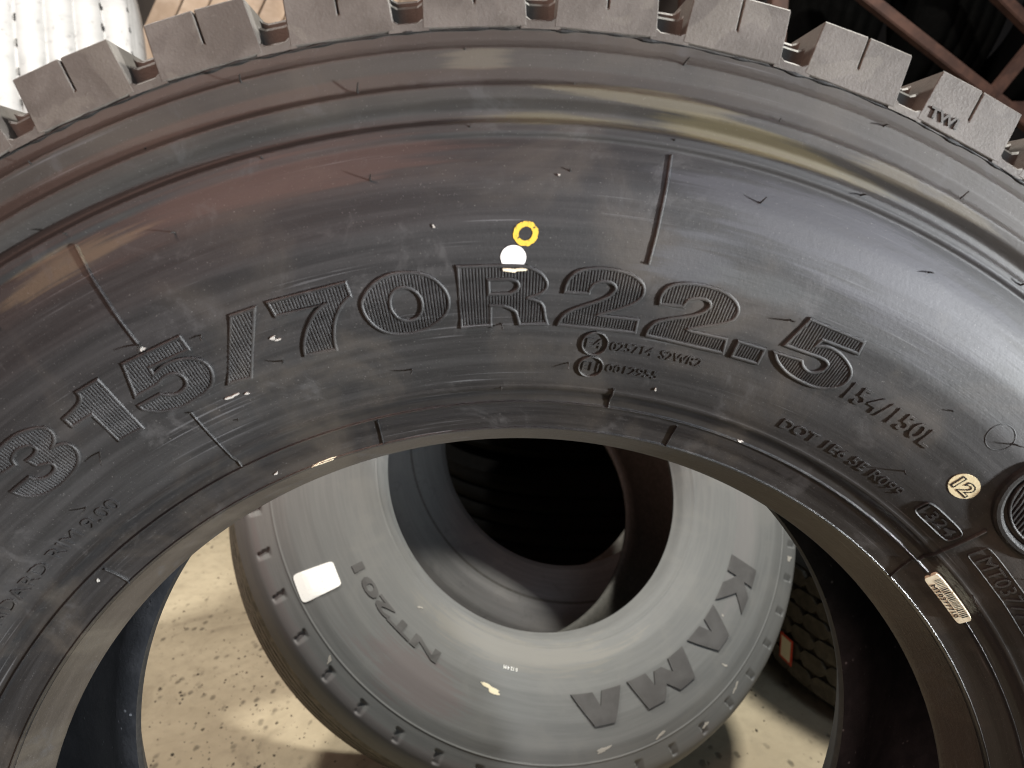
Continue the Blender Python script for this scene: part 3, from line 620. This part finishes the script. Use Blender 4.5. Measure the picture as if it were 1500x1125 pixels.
lb2 = thing('price_label', 'small cream label with red border stuck on the hexagon-block tyre', 'label', (.633, 1.005, .095), Matrix.Rotation(R(-83), 3, 'Z'))
link('border', box_mesh('border', .046, .0016, .056, .0006), M_red, lb2); link('paper', box_mesh('paper', .036, .0022, .046, .0006), P_label, lb2)

# ------------------------------------------------------------------ rack and goods at the back
M_rust = plain('rusty_red_steel', (0.035, 0.016, 0.012), (0.065, 0.030, 0.021), 30, 0.7, 0.4)
M_wood = plain('tan_boards', (0.46, 0.34, 0.25), (0.58, 0.45, 0.35), 14, 0.7, 0.4)
M_pale = rubber_sidewall('overlit_pale_rubber', (0.26, 0.265, 0.27), (0.36, 0.36, 0.37), (0.34, 0.34, 0.34), dust_from=.1, dust_to=.2, dust_amt=.2, seed=31.0)  # pale base carries the overexposed glare on this tyre
def bar(par, name, a, b, w_, mat):
    a = Vector(a); b = Vector(b); me = box_mesh(name, w_, w_, (b - a).length, .003); o = link(name, me, mat, par)
    o.location = (a + b) / 2; o.rotation_mode = 'QUATERNION'; o.rotation_quaternion = (b - a).to_track_quat('Z', 'Y'); return o
def rack(label, x0, x1, y0, y1, zs, top, braces=()):
    o = thing('tyre_rack', label, 'rack', ((x0 + x1) / 2, (y0 + y1) / 2, 0)); c = Vector(((x0 + x1) / 2, (y0 + y1) / 2, 0))
    for x in (x0, x1):
        for y in (y0, y1): bar(o, 'post', Vector((x, y, 0)) - c, Vector((x, y, top)) - c, .05, M_rust)
    for zz in zs:
        for y in (y0, y1): bar(o, 'rail', Vector((x0 + .03, y, zz)) - c, Vector((x1 - .03, y, zz)) - c, .045, M_rust)
    for a, b in braces: bar(o, 'brace', Vector(a) - c, Vector(b) - c, .035, M_rust)
    return o
rack('rusty red steel rack at the back left, holding the pale tyre', -2.3, -.45, 2.30, 2.70, (.80,), 2.3)
def stand_tyre(label, x, y, z, yaw, ms, mt, R_=.50, group=None, dep=.22):
    rot = Matrix.Rotation(yaw, 3, 'Z'); ax = rot @ Vector((0, 1, 0)); H = [(.286, 0), (.30, -.02), (.34, -.045), (.40, -.055), (.45, -.045), (.478, -.025), (.487, -.01)]
    return generic_tyre('rack_tyre', label, H, dep, rot, Vector((x, y, z)) - ax * dep / 2, ms, mt, M_liner, 200, R_=R_, group=group)
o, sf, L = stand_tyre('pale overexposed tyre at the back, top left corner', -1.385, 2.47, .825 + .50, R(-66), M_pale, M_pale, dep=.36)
nt = block = box_mesh('sipe_notch', .018, .020, .012); nt.materials.append(M_dark)
for yy in (.002, .075, .285, .358):
    for k in range(36):
        a = 2 * math.pi * k / 36; n_ = bpy.data.objects.new('sipe_notch', nt); C.objects.link(n_); n_.parent = o; n_.location = Vector(pt(a, .4935 if yy in (.075, .285) else .490, yy)) + L; n_.rotation_euler = (0, a, 0)
# slatted board panel
pn = thing('board_panel', 'tan slanted wooden boards at the back behind the tread, top left', 'boards', (-.95, 3.3, 0))
bmz = box_mesh('board', .098, .02, 2.6, .003); bmz.materials.append(M_wood)
for k in range(16):
    b = bpy.data.objects.new('board', bmz); C.objects.link(b); b.parent = pn; b.location = (-.80 + k * .118, (k % 3) * .004, 1.16); b.rotation_euler = (0, R(28), 0)
M_dw = plain('shadowed_steel', (.03, .025, .022), (.05, .04, .035), 20, .7, .2)
rack('rusty steel rack with slanting braces at the back right', .95, 2.9, 2.05, 3.1, (.62, 1.35), 2.4, braces=(((1.00, 2.01, 1.80), (1.92, 2.01, 1.20)), ((1.45, 2.01, 1.815), (2.1, 2.01, 1.31)), ((1.62, 2.01, 1.36), (1.96, 2.01, 1.80))))
for x, lab in ((1.20, 'dark tyre on the back right rack, nearest the big tread'), (1.62, 'dark tyre in the middle of the back right rack'), (2.04, 'dark tyre on the back right rack, by the picture edge')):
    stand_tyre(lab, x, 2.62, 1.375 + .50, R(90 + 6), M_black, M_black, group='dark tyres on the right rack')
bw = mesh_obj('back_wall', [(-4, 3.9, 0), (4, 3.9, 0), (4, 3.9, 4), (-4, 3.9, 4)], [(0, 1, 2, 3)], plain('dark_wall', (.06, .05, .045), (.09, .075, .065), 4, .8, .2)); bw['kind'] = 'structure'
